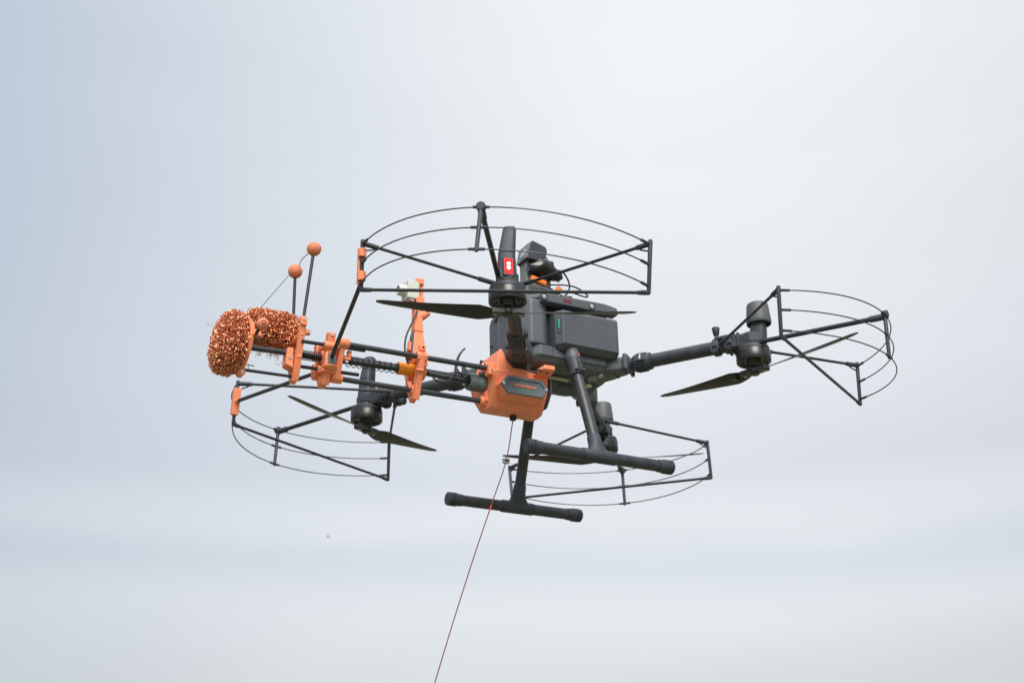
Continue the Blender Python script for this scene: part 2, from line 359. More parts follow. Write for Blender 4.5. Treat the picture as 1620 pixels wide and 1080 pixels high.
# ---- arms, motors, propellers
MOT = dict(A=(.3013, .3583), B=(-.285, .3086), D=(.286, -.3284), C=(-.2967, -.2883))
ROOT = dict(A=(.128, .080, .030), B=(-.100, .066, .030), D=(.122, -.078, .030), C=(-.108, -.062, .026))
DZ = dict(A=-.0055, B=-.0020, D=-.0060, C=-.0060)
PROP = dict(A=(159, -1), B=(-73, -1), D=(26, 1), C=(152, -1))
SIDE = {'A': 'near', 'B': 'rear', 'D': 'front', 'C': 'far'}
for k in 'ABDC':
    mx_, my_ = MOT[k]; r0 = V(ROOT[k]); dz = DZ[k]; m0 = V((mx_, my_, .036+dz*.7)); d = (m0-r0).normalized(); L = (m0-r0).length
    side = V((-d.y, d.x, 0)).normalized(); upv = d.cross(side).normalized(); upv = upv if upv.z > 0 else -upv
    arm = part('arm', MB().tube([r0+d*.03, m0-d*.03], .0142, 20), 'carbon', drone)
    front = k in 'AD'
    q = Matrix((d, side, upv)).transposed().to_quaternion()
    # shoulder on the body, hinge and locking sleeve
    sh = MB().rings([[r0+d*t_+side*(a*wd)+upv*(b*ht) for a, b in ((-1,-.6),(-.6,-1),(.6,-1),(1,-.6),(1,.6),(.6,1),(-.6,1),(-1,.6))] for t_, wd, ht in ((-.03,.030,.021),(0,.026,.020),(.022,.019,.018),(.034,.0175,.0175))])
    part('shoulder', sh, 'grey', arm, .003, 2)
    for a in (-.011, 0, .011): inst('bolt', BOLT, arm, r0+d*.012+side*a-upv*.0185+V((0,0,-.0005)), -upv)
    part('hinge', MB().bar(r0+d*.040-upv*.017-side*.006, r0+d*.040+upv*.019-side*.006, .010, .040, d), 'grey2', arm, .004, 3)
    part('hinge_pin', MB().tube([r0+d*.042-upv*.0185+side*.018, r0+d*.042+upv*.021+side*.018], .0045, 12), 'plastic', arm)
    inst('screw', SCREW, arm, r0+d*.042-upv*.0185+side*.018, -upv)
    c0 = r0+d*.072
    lc = part('locking_sleeve', MB().lathe(c0, d, [(-.019,.0165),(-.017,.0182),(-.012,.0192),(.010,.0192),(.014,.0180),(.0185,.0176),(.0195,.0152)], 24), 'plastic', arm)
    gr = MB()
    for i in range(18):
        a = 2*math.pi*i/18; o = side*math.cos(a)+upv*math.sin(a)
        gr.bar(c0-d*.0105+o*.0190, c0+d*.009+o*.0190, .0026, .0024, o)
    part('grip_rib', gr, 'plastic', lc)
    ou = (side*(1 if side.y*my_ > 0 else -1)*.95+upv*.3).normalized(); tg = d.cross(ou)
    part('sleeve_pad', MB().bar(c0-tg*.0095+ou*.0186, c0+tg*.0095+ou*.0186, .0050, .0190, ou), 'plastic', lc, .001)
    part('sleeve_print', MB().bar(c0-tg*.0060+ou*.0212, c0+tg*.0060+ou*.0212, .0008, .0026, ou), 'whiteprint', lc)
    # motor mount at the end of the arm
    hb = MB().rings([[m0+d*t_+side*(a*wd)+upv*(b*ht) for a, b in ((-1,-.55),(-.55,-1),(.55,-1),(1,-.55),(1,.55),(.55,1),(-.55,1),(-1,.55))] for t_, wd, ht in ((-.058,.0150,.0150),(-.050,.0172,.0160),(-.018,.0182,.0160))+(((0,.021,.0120),(.014,.0165,.0110),(.020,.012,.0095)) if front else ((0,.024,.0170),(.016,.020,.0165),(.024,.014,.0150)))])
    mm = part('motor_mount', hb, 'plastic', arm, .002)
    rb = MB()
    for t_ in (-.048, -.040, -.032, -.024): rb.box(m0+d*t_, (.0055, .0382, .0332), q)
    part('cooling_rib', rb, 'plastic', mm, .001)
    ax = V((0, 0, 1))
    def ring(z, a, b, o=(0, 0)): # rounded rectangle aligned to the arm
        pts = []
        for i in range(24):
            t_ = 2*math.pi*i/24; c, s_ = math.cos(t_), math.sin(t_)
            x = a*math.copysign(abs(c)**.55, c)+o[0]; y = b*math.copysign(abs(s_)**.55, s_)+o[1]
            pts.append(V((mx_, my_, z+dz))+V((d.x, d.y, 0)).normalized()*x+side*y)
        return pts
    hd_ = V((d.x, d.y, 0)).normalized(); rk = V((-.0062, .0012*(1 if my_ > 0 else -1), 0)); RK = (rk.dot(hd_), rk.dot(side))
    if front:
        tw = part('beacon_tower', MB().rings([ring(.018,.0205,.0205), ring(.026,.0186,.0190), ring(.083,.0150,.0158), ring(.0835,.0145,.0153), ring(.085,.0145,.0153), ring(.0855,.0148,.0156), ring(.136,.0112,.0122,RK), ring(.140,.0098,.0108,RK)]), 'plastic', arm)
        dh = V((d.x, d.y, 0)).normalized()
        dd = V((.33, .94, 0)).normalized() if k == 'A' else dh
        base = V((mx_, my_, dz)); fo = .0176
        f0 = base+dd*fo+V((0,0,.0530)); tl = V((dd.x, dd.y, .13)).normalized(); ss = V((-dd.y, dd.x, 0)); uu = tl.cross(ss).normalized(); uu = uu if uu.z > 0 else -uu
        qq = Matrix((ss, tl, uu)).transposed().to_quaternion()
        if k == 'A':
            fm = part('beacon_frame', MB().box(f0-tl*.004, (.0225, .012, .042), qq), 'plastic', tw, .004, 3)
            be = part('beacon_lens', MB().box(f0+tl*.0012, (.0150, .0040, .0330), qq), 'redlight', fm, .0016, 2, label='red beacon lens lit up')
            for z in (.0052, -.0048): part('beacon_lamp', MB().ball(f0+tl*.0016+uu*z*.86, .0040, 16, (1,1,1)), 'lamp', be)
            part('tower_slot', MB().box(base+dd*.0195+V((0,0,.0275)), (.022, .004, .005), qq), 'black', tw, .001)
        else:
            part('beacon_lens', MB().box(f0, (.0150, .0050, .0300), qq), 'redglass', tw, .001)
    else:
        tw = part('antenna_neck', MB().rings([ring(.030,.0175,.0180,(.011,0)), ring(.050,.0158,.0165,(.0150,0)), ring(.076,.0150,.0160,(.0165,0))]), 'plastic', arm)
        part('antenna_cap', MB().lathe(V((mx_, my_, dz))+hd_*.0175, ax, [(.0765,.0145),(.0765,.0205),(.0690,.0225),(.0685,.0244),(.0700,.0252),(.075,.0254),(.108,.0222),(.1125,.0208),(.1145,.0175)], 32), 'capgrey', arm)
        part('data_plate', MB().box(m0+d*.0215+V((0,0,.012)), (.004, .014, .020), q), 'paper', mm, .001)
    part('stator', MB().lathe((mx_, my_, dz), ax, [(.0205,.026),(.0200,.0325),(.0150,.0338),(.0125,.0338),(.0118,.0325)], 36), 'plastic', arm)
    mo = part('motor', MB().lathe((mx_, my_, dz), ax, [(.0115,.0310),(.0113,.0344),(.0104,.0350),(-.0065,.0350),(-.0072,.0343),(-.0080,.0350),(-.0105,.0348),(-.0125,.0330),(-.0125,.0285),(-.0085,.0265),(-.0080,.0150),(-.0130,.0125),(-.0190,.0115),(-.0195,.006)], 40, True, True), 'glossblack', drone)
    for i in range(6):
        a = math.pi*i/3+.3; inst('bolt', BOLT, mo, (mx_+.0205*math.cos(a), my_+.0205*math.sin(a), dz-.0085), (0,0,-1))
    # propeller below the motor
    ang, spin = PROP[k]; zc = dz-.029
    hub = MB().lathe((mx_, my_, zc), (0,0,-1), [(-.006,.010),(-.004,.0125),(.003,.0125),(.005,.0105),(.0085,.0085),(.0090,.003)], 22)
    a0 = R(ang); e = V((math.cos(a0), math.sin(a0), 0)); f_ = V((-e.y, e.x, 0))
    hub.bar(V((mx_,my_,zc))-e*.030, V((mx_,my_,zc))+e*.030, .010, .020, (0,0,1))
    pr = part('propeller', hub, 'glossblack', drone, .001)
    for sg in (1, -1):
        inst('screw', SCREW, pr, V((mx_,my_,zc-.0052))+e*(.023*sg), (0,0,-1))
        rs = []; Rp = .236
        for i in range(19):
            t_ = i/18; rad = .016+(Rp-.016)*t_
            ch = (.014+.022*min(1, t_/.16)**.8) if t_ < .16 else .036*(1-.62*((t_-.16)/.84)**1.25)
            if t_ > .96: ch *= .62
            tw_ = R(24)*(1-t_)**1.4+R(5); off = .004-.010*t_
            c = V((mx_, my_, zc))+e*(sg*rad); c.z += .010*t_*t_
            cu = f_*sg*math.cos(tw_)*spin+V((0,0,-1))*math.sin(tw_); nu = V((0,0,1))*math.cos(tw_)+f_*sg*spin*math.sin(tw_)
            th = .0030*(1-.65*t_)
            rs.append([c+cu*(ch*.5+off)-nu*.0, c+cu*(ch*.2+off)+nu*th*.5, c+cu*(-ch*.2+off)+nu*th*.55, c+cu*(-ch*.5+off), c+cu*(-ch*.2+off)-nu*th*.35, c+cu*(ch*.2+off)-nu*th*.5])
        part('blade', MB().rings(rs), 'glossblack', pr, ang=60)
        if k == 'B' and sg == 1:
            c = V((mx_, my_, zc-.0062))+e*.046; part('blade_mark', MB().bar(c-f_*.014+V((0,0,.004)), c+f_*.014-V((0,0,.004)), .007, .0008, e), 'greenpaint', pr)
    # clamp that holds the cage to the arm
    kc = r0+d*(L-.073)
    sgn = 1 if my_ > 0 else -1
    out = side*(1 if side.y*my_ > 0 else -1)
    cq = Matrix((d, out, upv)).transposed().to_quaternion()
    cl_ = part('cage_clamp', MB().lathe(kc, d, [(-.0065,.0175),(-.005,.0185),(.005,.0185),(.0065,.0175)], 20), 'plastic', arm)
    part('clamp_band', MB().lathe(kc+d*.031, d, [(-.0065,.0175),(-.005,.0185),(.005,.0185),(.0065,.0175)], 20), 'plastic', cl_)
    for t_ in (0, .031):
        e_ = kc+d*t_-upv*.010
        part('clamp_eye', MB().rings([[e_+out*.010+d*(.0052*a_)+upv*b_ for a_, b_ in ((-1,-.011),(1,-.011),(1,.020),(-1,.020))], [e_+out*.021+d*(.0058*a_)+upv*b_ for a_, b_ in ((-1,-.010),(1,-.010),(1,.012),(-1,.012))]]).lathe(e_, out, [(.012,.0095),(.0225,.0095),(.0238,.0085),(.0238,.0058),(.0200,.0055)], 20), 'plastic', cl_, .001)
        part('eye_screw', MB().lathe(e_, out, [(.019,.0052),(.0212,.0046)], 12), 'rod', cl_)
    kn = V((0,0,1)) if k in 'AB' else (out*-.25-d*.9+V((0,0,-.35))).normalized()
    ko = kc+V((0,0,.016)) if k in 'AB' else kc-d*.004-upv*.014
    part('clamp_knob', MB().lathe(ko, kn, [(0,.004),(.010,.004),(.012,.0060),(.026,.0084),(.028,.0074)], 10), 'plastic', cl_)
    part('clamp_bridge', MB().tube([kc+out*.012+upv*.014, kc+d*.034+out*.012+upv*.014], .0048, 10), 'plastic', cl_)

# ---- propeller cages
CAGE = dict(
 A=dict(p=[((.560,.300,.077),(.557,.290,-.013)), ((.454,.554,.048),(.472,.570,-.042)), ((.174,.633,.010),(.175,.620,-.080))],
        r=[(.321,.328,.034),(.308,.340,.034),(.262,.345,.034)]),
 B=dict(p=[((-.141,.576,.012),(-.148,.562,-.078)), ((-.423,.545,.024),(-.418,.547,-.066)), ((-.571,.295,.039),(-.570,.291,-.051))],
        r=[(-.228,.286,.030),(-.233,.271,.020),(-.318,.300,.022)]),
 D=dict(p=[((.125,-.574,.041),(.114,-.603,-.049)), ((.388,-.617,.040),(.399,-.600,-.050)), ((.571,-.356,.039),(.571,-.374,-.051))],
        r=[(.232,-.297,.022),(.278,-.320,.028),(.270,-.262,.034)]),
 C=dict(p=[((-.546,-.217,.021),(-.551,-.219,-.068)), ((-.484,-.499,.023),(-.482,-.492,-.067)), ((-.217,-.605,.028),(-.210,-.581,-.062))],
        r=[(-.275,-.218,.030),(-.285,-.280,.028),(-.262,-.222,.030)]))
WF = (.06, .46, .88)
for k, g in CAGE.items():
    P = [(V(a), V(b)) for a, b in g['p']]; Rt = [V(x) for x in g['r']]
    first = MB().tube([P[0][1], P[2][1]], .0030, 10)
    cage = part('propeller_cage', first, 'rod', drone)
    for i in range(3):                                         # spokes from the arm to the post tops
        a, b = Rt[i], P[i][0]-V((0,0,.004)); mid_ = i == 1; rr = .0048 if mid_ else .0029
        part('spoke', MB().tube([a, b], rr, 12), 'rod', cage)
        dd = (b-a).normalized(); part('spoke_sleeve', MB().tube([b-dd*.030, b-dd*.004, b], [rr+.0016, rr+.0020, rr+.0014], 12), 'plastic', cage)
        if not mid_:
            pd = (P[i][1]-P[i][0]).normalized()
            part('sleeve_hook', MB().tube(smooth([b-dd*.027, b-dd*.020+pd*.0065, b+pd*.014], 5), .0015, 8), 'plastic', cage)
            part('root_sleeve', MB().tube([a-dd*.012, a+dd*.022], .0046, 10), 'plastic', cage)
    pts = [[P[i][0].lerp(P[i][1], f if i != 1 else (f-.06)*1.2) for i in range(3)] for f in WF]
    arcs = [arc3(*p) for p in pts]
    for i, (tp, bt) in enumerate(P):
        dd = (bt-tp).normalized()
        pm = MB().tube([tp-dd*.003, tp, bt, bt+dd*.003], [.0030,.0040,.0036,.0028], 12)
        for w_ in arcs:
            if i == 0: tn = [(w_[1]-w_[0]).normalized()]; o = w_[0]
            elif i == 2: tn = [(w_[-2]-w_[-1]).normalized()]; o = w_[-1]
            else:
                j = min(range(len(w_)), key=lambda q_: (w_[q_]-pts[arcs.index(w_)][1]).length); tg = (w_[j+1]-w_[j-1]).normalized(); tn = [tg, -tg]; o = pts[arcs.index(w_)][1]
            for tg in tn: pm.tube([o, o+tg*.006, o+tg*(.021 if len(tn) == 1 else .014)], [.0032, .0027, .0026], 10)
        post = part('post', pm, 'plastic', cage)
        if i == 1:
            oo = (tp-V((*MOT[k], tp.z))).normalized()
            part('post_cap', MB().lathe(tp-oo*.006, oo, [(0,.0060),(.003,.0082),(.011,.0082),(.0125,.0066)], 20), 'plastic', post)
        else:
            cd_ = (P[2-i][1]-bt).normalized(); part('rod_sleeve', MB().tube([bt, bt+cd_*.012, bt+cd_*.019], [.0042,.0042,.0038], 12), 'plastic', post)
    for w_ in arcs: part('hoop_wire', MB().tube(w_, .00125, 6), 'rod', cage)

# ---- sensor module, wrapped electronics and cables on the roof
tm = part('roof_module', MB().prism([(.070, .2860), (.0615, .3105), (.0560, .3160), (.0250, .3070), (.0210, .3020), (.0205, .2900), (.036, .2680), (.068, .2700)], 'y', -.022, .026), 'plastic', drone, .003, 3)
# slanted window at its front
part('module_window', MB().lathe((.0690, .006, .2885), (1, 0, .32), [(-.003,.0125),(.001,.0125),(.0016,.0112)], 24), 'pale', tm)
part('module_face', MB().bar((.0710, .002, .2720), (.0640, .002, .3080), .046, .003, (0,1,0)), 'midgrey', tm, .001)
part('module_stand', MB().prism([(.066, .166), (.066, .270), (.040, .268), (.022, .292), (.012, .292), (.012, .276), (.006, .272), (.006, .166)], 'y', -.018, .012), 'midgrey', drone, .002)
bg = MB(); rs = []
for i in range(11):
    t_ = i/10; c = V((.066-.075*t_, .022, .248-.008*t_+.012*math.sin(t_*3.1))); rr = .006+.015*math.sin(math.pi*min(max(t_, .06), .94))**.7
    rs.append([c+V((random.uniform(-.004,.004), math.cos(a)*rr*random.uniform(.75,1.1), math.sin(a)*rr*random.uniform(.7,1.15))) for a in (2*math.pi*j/14 for j in range(14))])
part('tape_wrap', bg.rings(rs), 'bag', drone, label='crumpled black film wrap', ang=50)
part('orange_clip', MB().bar((.066, .030, .222), (.030, .030, .214), .012, .012, (0,1,0)).bar((.006, .030, .196), (-.004, .030, .213), .012, .012, (0,1,0)), 'vividorange', drone, .003)
part('mounting_tray', MB().box((.028, .018, .178), (.105, .055, .014)).box((.030, .02, .192), (.05, .04, .016)), 'plastic', drone, .003)
part('cable', MB().tube(smooth([(.010,.030,.252),(-.010,.034,.250),(-.024,.034,.232),(-.026,.034,.214),(-.016,.034,.196),(0,.034,.186)], 8), .0020, 8), 'cable', drone)
part('cable', MB().tube(smooth([(.030,.032,.212),(-.010,.036,.218),(-.040,.034,.220),(-.066,.030,.214),(-.074,.030,.206),(-.060,.032,.203),(-.030,.034,.206),(0,.034,.205)], 8), .0017, 8), 'cable', drone)
part('cable', MB().tube(smooth([(.05,.04,.205),(.03,.05,.196),(0,.05,.184),(-.02,.05,.186),(-.03,.045,.176)], 8), .0015, 8), 'cable', drone)

# ================================================================== BOOM (the tool carried under the drone's nose)
OFF[0] = V((.32, 0, -.03))
boom = thing('probe_boom', 'orange and black probe boom with a copper wool head jutting out ahead of the drone', 'tool boom', V((0,0,ALT))+OFF[0])
def ring_frame(mb, x0, x1, yt, zt, zb, wd, yb=0.0):               # triangular frame: two slanted legs and a cross bar
    xm, tx = (x0+x1)/2, x1-x0
    for s in (1, -1): mb.path([(xm, yt*s, zt), (xm, yt*s*.86, zt-.018), (xm, yb+.010*s, zb+.012), (xm, yb+.004*s, zb)], tx, wd)
    return mb
# ---- tubes
for y, z, a, b in ((.033, -.0045, .487, .166), (-.033, -.0045, .487, .150), (0, -.0640, .486, .166)):
    part('boom_tube', MB().tube([(a, y, z-.0012), (b, y, z+.0012)], .0054, 16), 'carbon', boom)
part('plunger_shaft', MB().tube([(.690, 0, -.0330), (.600, 0, -.0302), (.345, 0, -.0232)], .0056, 16), 'carbon', boom)
part('rear_shaft', MB().tube([(.330, 0, -.0228), (.235, 0, -.0245), (.190, 0, -.0250)], .0050, 14), 'carbon', boom)
def coil(x0, x1, turns, r, zf, wr):
    pts = []
    for i in range(int(turns*12)+1):
        t_ = i/(turns*12); a = 2*math.pi*turns*t_; x = x0+(x1-x0)*t_; pts.append((x, r*math.cos(a), zf(x)+r*math.sin(a)))
    return MB().tube(pts, wr, 5)
zs = lambda x: -.0232-(x-.345)/.255*.0068
part('spring', coil(.470, .358, 9.5, .0104, zs, .0010), 'rod', boom)
part('spring', coil(.566, .512, 13, .0092, zs, .0009), 'rod', boom)
for y, z, zr in ((.033, -.0155, -.0105), (-.033, -.0155, -.0105), (0, -.0535, -.0505)):
    part('guide_rod', MB().tube([(.572, y, z), (.4405, y*.9, zr)], .0036, 12), 'rod', boom)
# ---- front slide bracket
b1 = MB(); ring_frame(b1, .505, .520, .034, .012, -.084, .017)
br1 = part('slide_bracket', b1, 'orange', boom, .002)
part('bracket_crossbar', MB().bar((.5125, -.034, -.004), (.5125, .034, -.004), .012, .012).bar((.489, -.034, -.004), (.489, .034, -.004), .010, .012), 'orange', br1, .002)
b2 = MB(); ring_frame(b2, .483, .494, .034, .002, -.070, .012)
part('clamp_frame', b2, 'orange', br1, .0018)
bm_ = MB()
for y, z in ((.033, -.0050), (-.033, -.0050), (0, -.0650)): bm_.lathe((.476, y, z), (1,0,0), [(0,.0095),(.002,.0105),(.022,.0105),(.024,.0090)], 20)
part('tube_boss', bm_, 'orange', br1)
bm_ = MB()
for y, z in ((.033, -.0145), (-.033, -.0145), (0, -.0530)): bm_.lathe((.498, y, z), (1,0,0), [(0,.0075),(.026,.0075),(.028,.0065)], 18)
bm_.lathe((.488, 0, -.0270), (1,0,0), [(0,.0130),(.030,.0130),(.032,.0115)], 22)
part('guide_boss', bm_, 'orange', br1)
part('web', MB().prism([(-.034,-.010), (.034,-.010), (.016,-.045), (-.016,-.045)], 'x', .500, .5045).prism([(-.030,-.006), (.030,-.006), (.014,-.048), (-.014,-.048)], 'x', .4945, .4985), 'orange', br1, .001)
for s in (1, -1):                                                # ledge and ball socket that take the struts
    lg = MB().lathe((.512, .0285*s, -.0625), (0,0,1), [(0,.0075),(.004,.0150),(.007,.0155)], 22)
    part('ledge', lg.box((.512, .020*s, -.060), (.030, .016, .012)), 'orange', br1, .001)
    so_ = part('strut_socket', MB().box((.512, .036*s, -.0475), (.017, .014, .016)).lathe((.512, .037*s, -.0400), (0,0,1), [(0,.0075),(.008,.0062)], 16), 'slate', br1, .002)
    part('socket_cheek', MB().box((.5215, .033*s, -.044), (.006, .014, .026)), 'orange', br1, .002)
for y, z, x in ((.0405, .0055, .5125), (.0120, -.0770, .5125)): inst('screw', SCREW, br1, (x, y, z), (0, 1, .35 if z > 0 else -.25))
part('bracket_hook', MB().box((.474, .0205, -.030), (.014, .010, .006)).box((.470, .022, -.020), (.008, .008, .012)), 'orange', br1, .001)
inst('screw', SCREW, br1, (.4755, .024, -.0375), (0, 1, 0))
# ---- rear clamp bracket
b3 = MB(); ring_frame(b3, .3155, .3275, .036, .004, -.084, .016)
br2 = part('clamp_bracket', b3, 'orange', boom, .002)
bm_ = MB()
for y, z in ((.033, -.0040), (-.033, -.0040)): bm_.lathe((.311, y, z), (1,0,0), [(0,.0092),(.002,.0102),(.019,.0102),(.021,.0092)], 8)
bm_.lathe((.313, 0, -.0628), (1,0,0), [(0,.0090),(.017,.0095)], 16)
bm_.lathe((.302, 0, -.0230), (1,0,0), [(0,.0165),(.003,.0185),(.018,.0185),(.020,.0170)], 26)
part('tube_boss', bm_, 'orange', br2)
part('bracket_crossbar', MB().bar((.3215, -.034, -.002), (.3215, .034, -.002), .012, .012), 'orange', br2, .002)
part('lug', MB().box((.3215, .036, .0125), (.013, .012, .014)), 'orange', br2, .003)
inst('bolt', BOLT, br2, (.3215, .0425, .0130), (0, 1, 0)); inst('screw', SCREW, br2, (.3215, .0115, -.0775), (0, 1, -.2))
part('cable_hook', MB().box((.318, .0310, -.0200), (.018, .010, .0035)).box((.311, .0340, -.0160), (.0035, .010, .010)).box((.325, .0325, -.0330), (.016, .008, .0035)), 'orange', br2, .0008)
part('side_fin', MB().prism([(.340,-.050), (.3285,-.046), (.3285,-.074)], 'y', -.004, .004), 'orange', br2, .0008)
am = MB().lathe((.3205, 0, -.0220), (1,0,0), [(0,.0128),(.006,.0132),(.016,.0120),(.026,.0122),(.036,.0132),(.0375,.0122),(.0375,.0088),(.032,.0082)], 26)
part('amber_bush', am, 'amber', boom)
part('bush_liner', MB().lathe((.3520, 0, -.0226), (1,0,0), [(0,.0086),(.007,.0086),(.0075,.0070)], 18), 'black', boom)
# ---- mast with the white sensor
mst = part('mast', MB().rings([[(x0, y0, z), (x1, y0, z), (x1, y1, z), (x0, y1, z)] for z, x0, x1, y0, y1 in ((.006,.300,.3330,-.010,.016), (.030,.3035,.3300,-.009,.013), (.0600,.3065,.3255,-.008,.010))]), 'orange', boom, .0015)
part('mast_upper', MB().rings([[(x0, y0, z), (x1, y0, z), (x1, y1, z), (x0, y1, z)] for z, x0, x1, y0, y1 in ((.0606,.3060,.3262,-.009,.0105), (.090,.3080,.3252,-.008,.0095), (.128,.3100,.3248,-.007,.0085))]), 'orange', mst, .0015)
part('mast_panel', MB().rings([[(.3322,-.0100,.008),(.3345,-.0100,.008),(.3345,.0162,.008),(.3322,.0162,.008)],[(.3254,-.0075,.0575),(.3275,-.0075,.0575),(.3275,.0095,.0575),(.3254,.0095,.0575)]]), 'slate', mst, .0005)
part('mast_panel', MB().prism([(.3345, .012), (.3345, .002), (.302, .002), (.297, .018), (.3030, .054), (.3065, .054)], 'y', -.0135, -.0085), 'slate', mst, .001)
part('panel_clip', MB().bar((.3365,-.0010,.010), (.3325,-.0010,.040), .005, .005).bar((.3360,.0085,.016), (.3335,.0080,.034), .004, .004).box((.3360, .004, .019), (.005,.013,.005)), 'orange', mst, .0008)
ear = MB().lathe((.3100, .000, .0985), (-.85, .15, .45), [(-.006,.0110),(.004,.0105),(.012,.0085),(.020,.0060),(.022,.0045)], 18)
er = part('mast_ear', ear, 'orange', mst); part('ear_plate', MB().lathe((.2955, .0030, .1075), (.25, .95, .15), [(-.006,.0058),(.006,.0058)], 16), 'orange', er, .001); inst('bolt', BOLT, er, (.2970, .0090, .1085), (.25, .95, .15))
ARM_PIECES = MB().box((.3110, .000, .1420), (.0065, .026, .050)).box((.3160, .0075, .1690), (.0165, .020, .0130)).box((.3165, .0070, .1270), (.0180, .022, .0145)).box((.327, 0, .1240), (.016, .018, .005))
part('sensor_cradle', ARM_PIECES, 'orange', mst, .0015)
sn = part('distance_sensor', MB().box((.3310, 0, .1475), (.0260, .0350, .0400)), 'white', boom, .0022, 3, label='small white camera-like sensor on the mast')
lb = part('lens_barrel', MB().lathe((.3440, .002, .1475), (1,0,0), [(0,.0125),(.004,.0118),(.0150,.0112),(.0160,.0102),(.0160,.0078),(.0125,.0074)], 26), 'white', sn)
part('sensor_lens', MB().lathe((.3566, .002, .1475), (1,0,0), [(0,.0073),(.0012,.006),(.0018,.002)], 20), 'glass', lb)
part('status_led', MB().ball((.3215, .0178, .1570), .0012, 8), 'green', sn)
part('cable_plug', MB().box((.334, .011, .1262), (.010, .007, .004)), 'white', sn)
for i, (mm_, oy) in enumerate((('redwire', .0018), ('bluewire', -.0006), ('cable', -.0022))):
    part('sensor_wire', MB().tube(smooth([(.3345,.0125+oy,.1250),(.3310,.0150+oy,.1160),(.3255,.0165+oy*.7,.1080),(.3235,.0165,.0990)], 6), .0010, 6), mm_, sn)
part('sensor_cable', MB().tube(smooth([(.3237,.0160,.1010),(.3250,.0160,.0950),(.3345,.0140,.0720),(.3440,.0120,.0480),(.3475,.0110,.0260),(.3460,.0100,.0080),(.3400,.0080,-.0100),(.3300,.0060,-.0200)], 8), .0019, 8), 'cable', boom)
part('slack_cable', MB().tube(smooth([(.3000,.0160,-.0260),(.2930,.0180,-.0330),(.2830,.0200,-.0430),(.2680,.0200,-.0445),(.2480,.0180,-.0330),(.2360,.0140,-.0140),(.2330,.0120,.0010),(.2270,.0110,.0220),(.2180,.0100,.0370),(.2130,.0100,.0410)], 8), .0019, 8), 'cable', boom)
part('slack_cable', MB().tube(smooth([(.2480,.0150,-.0350),(.2385,.0110,-.0170),(.2350,.0090,-.0010),(.2290,.0080,.0200),(.2210,.0070,.0330)], 8), .0018, 8), 'cable', boom)
part('slack_cable', MB().tube(smooth([(.2350,.0100,.0000),(.2280,.0090,-.0100),(.2160,.0060,-.0190),(.2010,.0040,-.0220)], 8), .0016, 8), 'cable', boom)
part('slack_cable', MB().tube(smooth([(.262,-.02,-.012),(.240,-.03,-.004),(.215,-.035,.004),(.190,-.03,.004)], 8), .0022, 8), 'cable', boom)
# ---- winch housing
hw = lambda xs, z0: None
def sec(x0, x1, y, z, c=.0): return [(x0, -y, z), (x1, -y, z), (x1, y, z), (x0, y, z)]
wb = MB().rings([[(.159,-.003,-.0826),(.043,-.003,-.0826),(.043,.003,-.0826),(.159,.003,-.0826)],
                 [(.164,-.021,-.0806),(.0435,-.021,-.0806),(.0435,.021,-.0806),(.164,.021,-.0806)],
                 [(.1668,-.050,-.0440),(.046,-.050,-.0440),(.046,.050,-.0440),(.1668,.050,-.0440)],
                 [(.1685,-.058,-.0140),(.048,-.058,-.0090),(.048,.058,-.0090),(.1685,.058,-.0140)],
                 [(.160,-.054,-.0030),(.050,-.054,.0010),(.050,.054,.0010),(.160,.054,-.0030)]])
win = part('winch_housing', wb, 'orange', boom, .0009)
# raised collar that hugs the drone's nose
part('nose_collar', MB().rings([[(.166,-.0570,-.013),(.1285,-.0570,-.004),(.1285,.0570,-.004),(.166,.0570,-.013)], [(.1620,-.05,.012),(.1405,-.05,.012),(.1405,.056,.012),(.1640,.0585,.012)], [(.1555,-.030,.036),(.1500,-.030,.036),(.1495,.052,.036),(.1545,.052,.036)]]), 'orange', win, .002)
part('collar_slot', MB().bar((.1605,-.004,.022), (.1580,-.030,.035), .003, .010), 'black', win)
lug = part('rear_lug', MB().rings([[(.085,.052,-.014),(.045,.052,-.014),(.045,.052,-.004),(.080,.052,-.004)], [(.082,.070,-.0125),(.047,.070,-.0120),(.047,.072,.0025),(.076,.072,.0010)], [(.0750,.0880,-.0070),(.0480,.0880,-.0065),(.0480,.0880,.0032),(.0725,.0880,.0022)]]), 'orange', win, .0015)
inst('bolt', BOLT, lug, (.062, .0780, -.0108), (0,.3,-1))
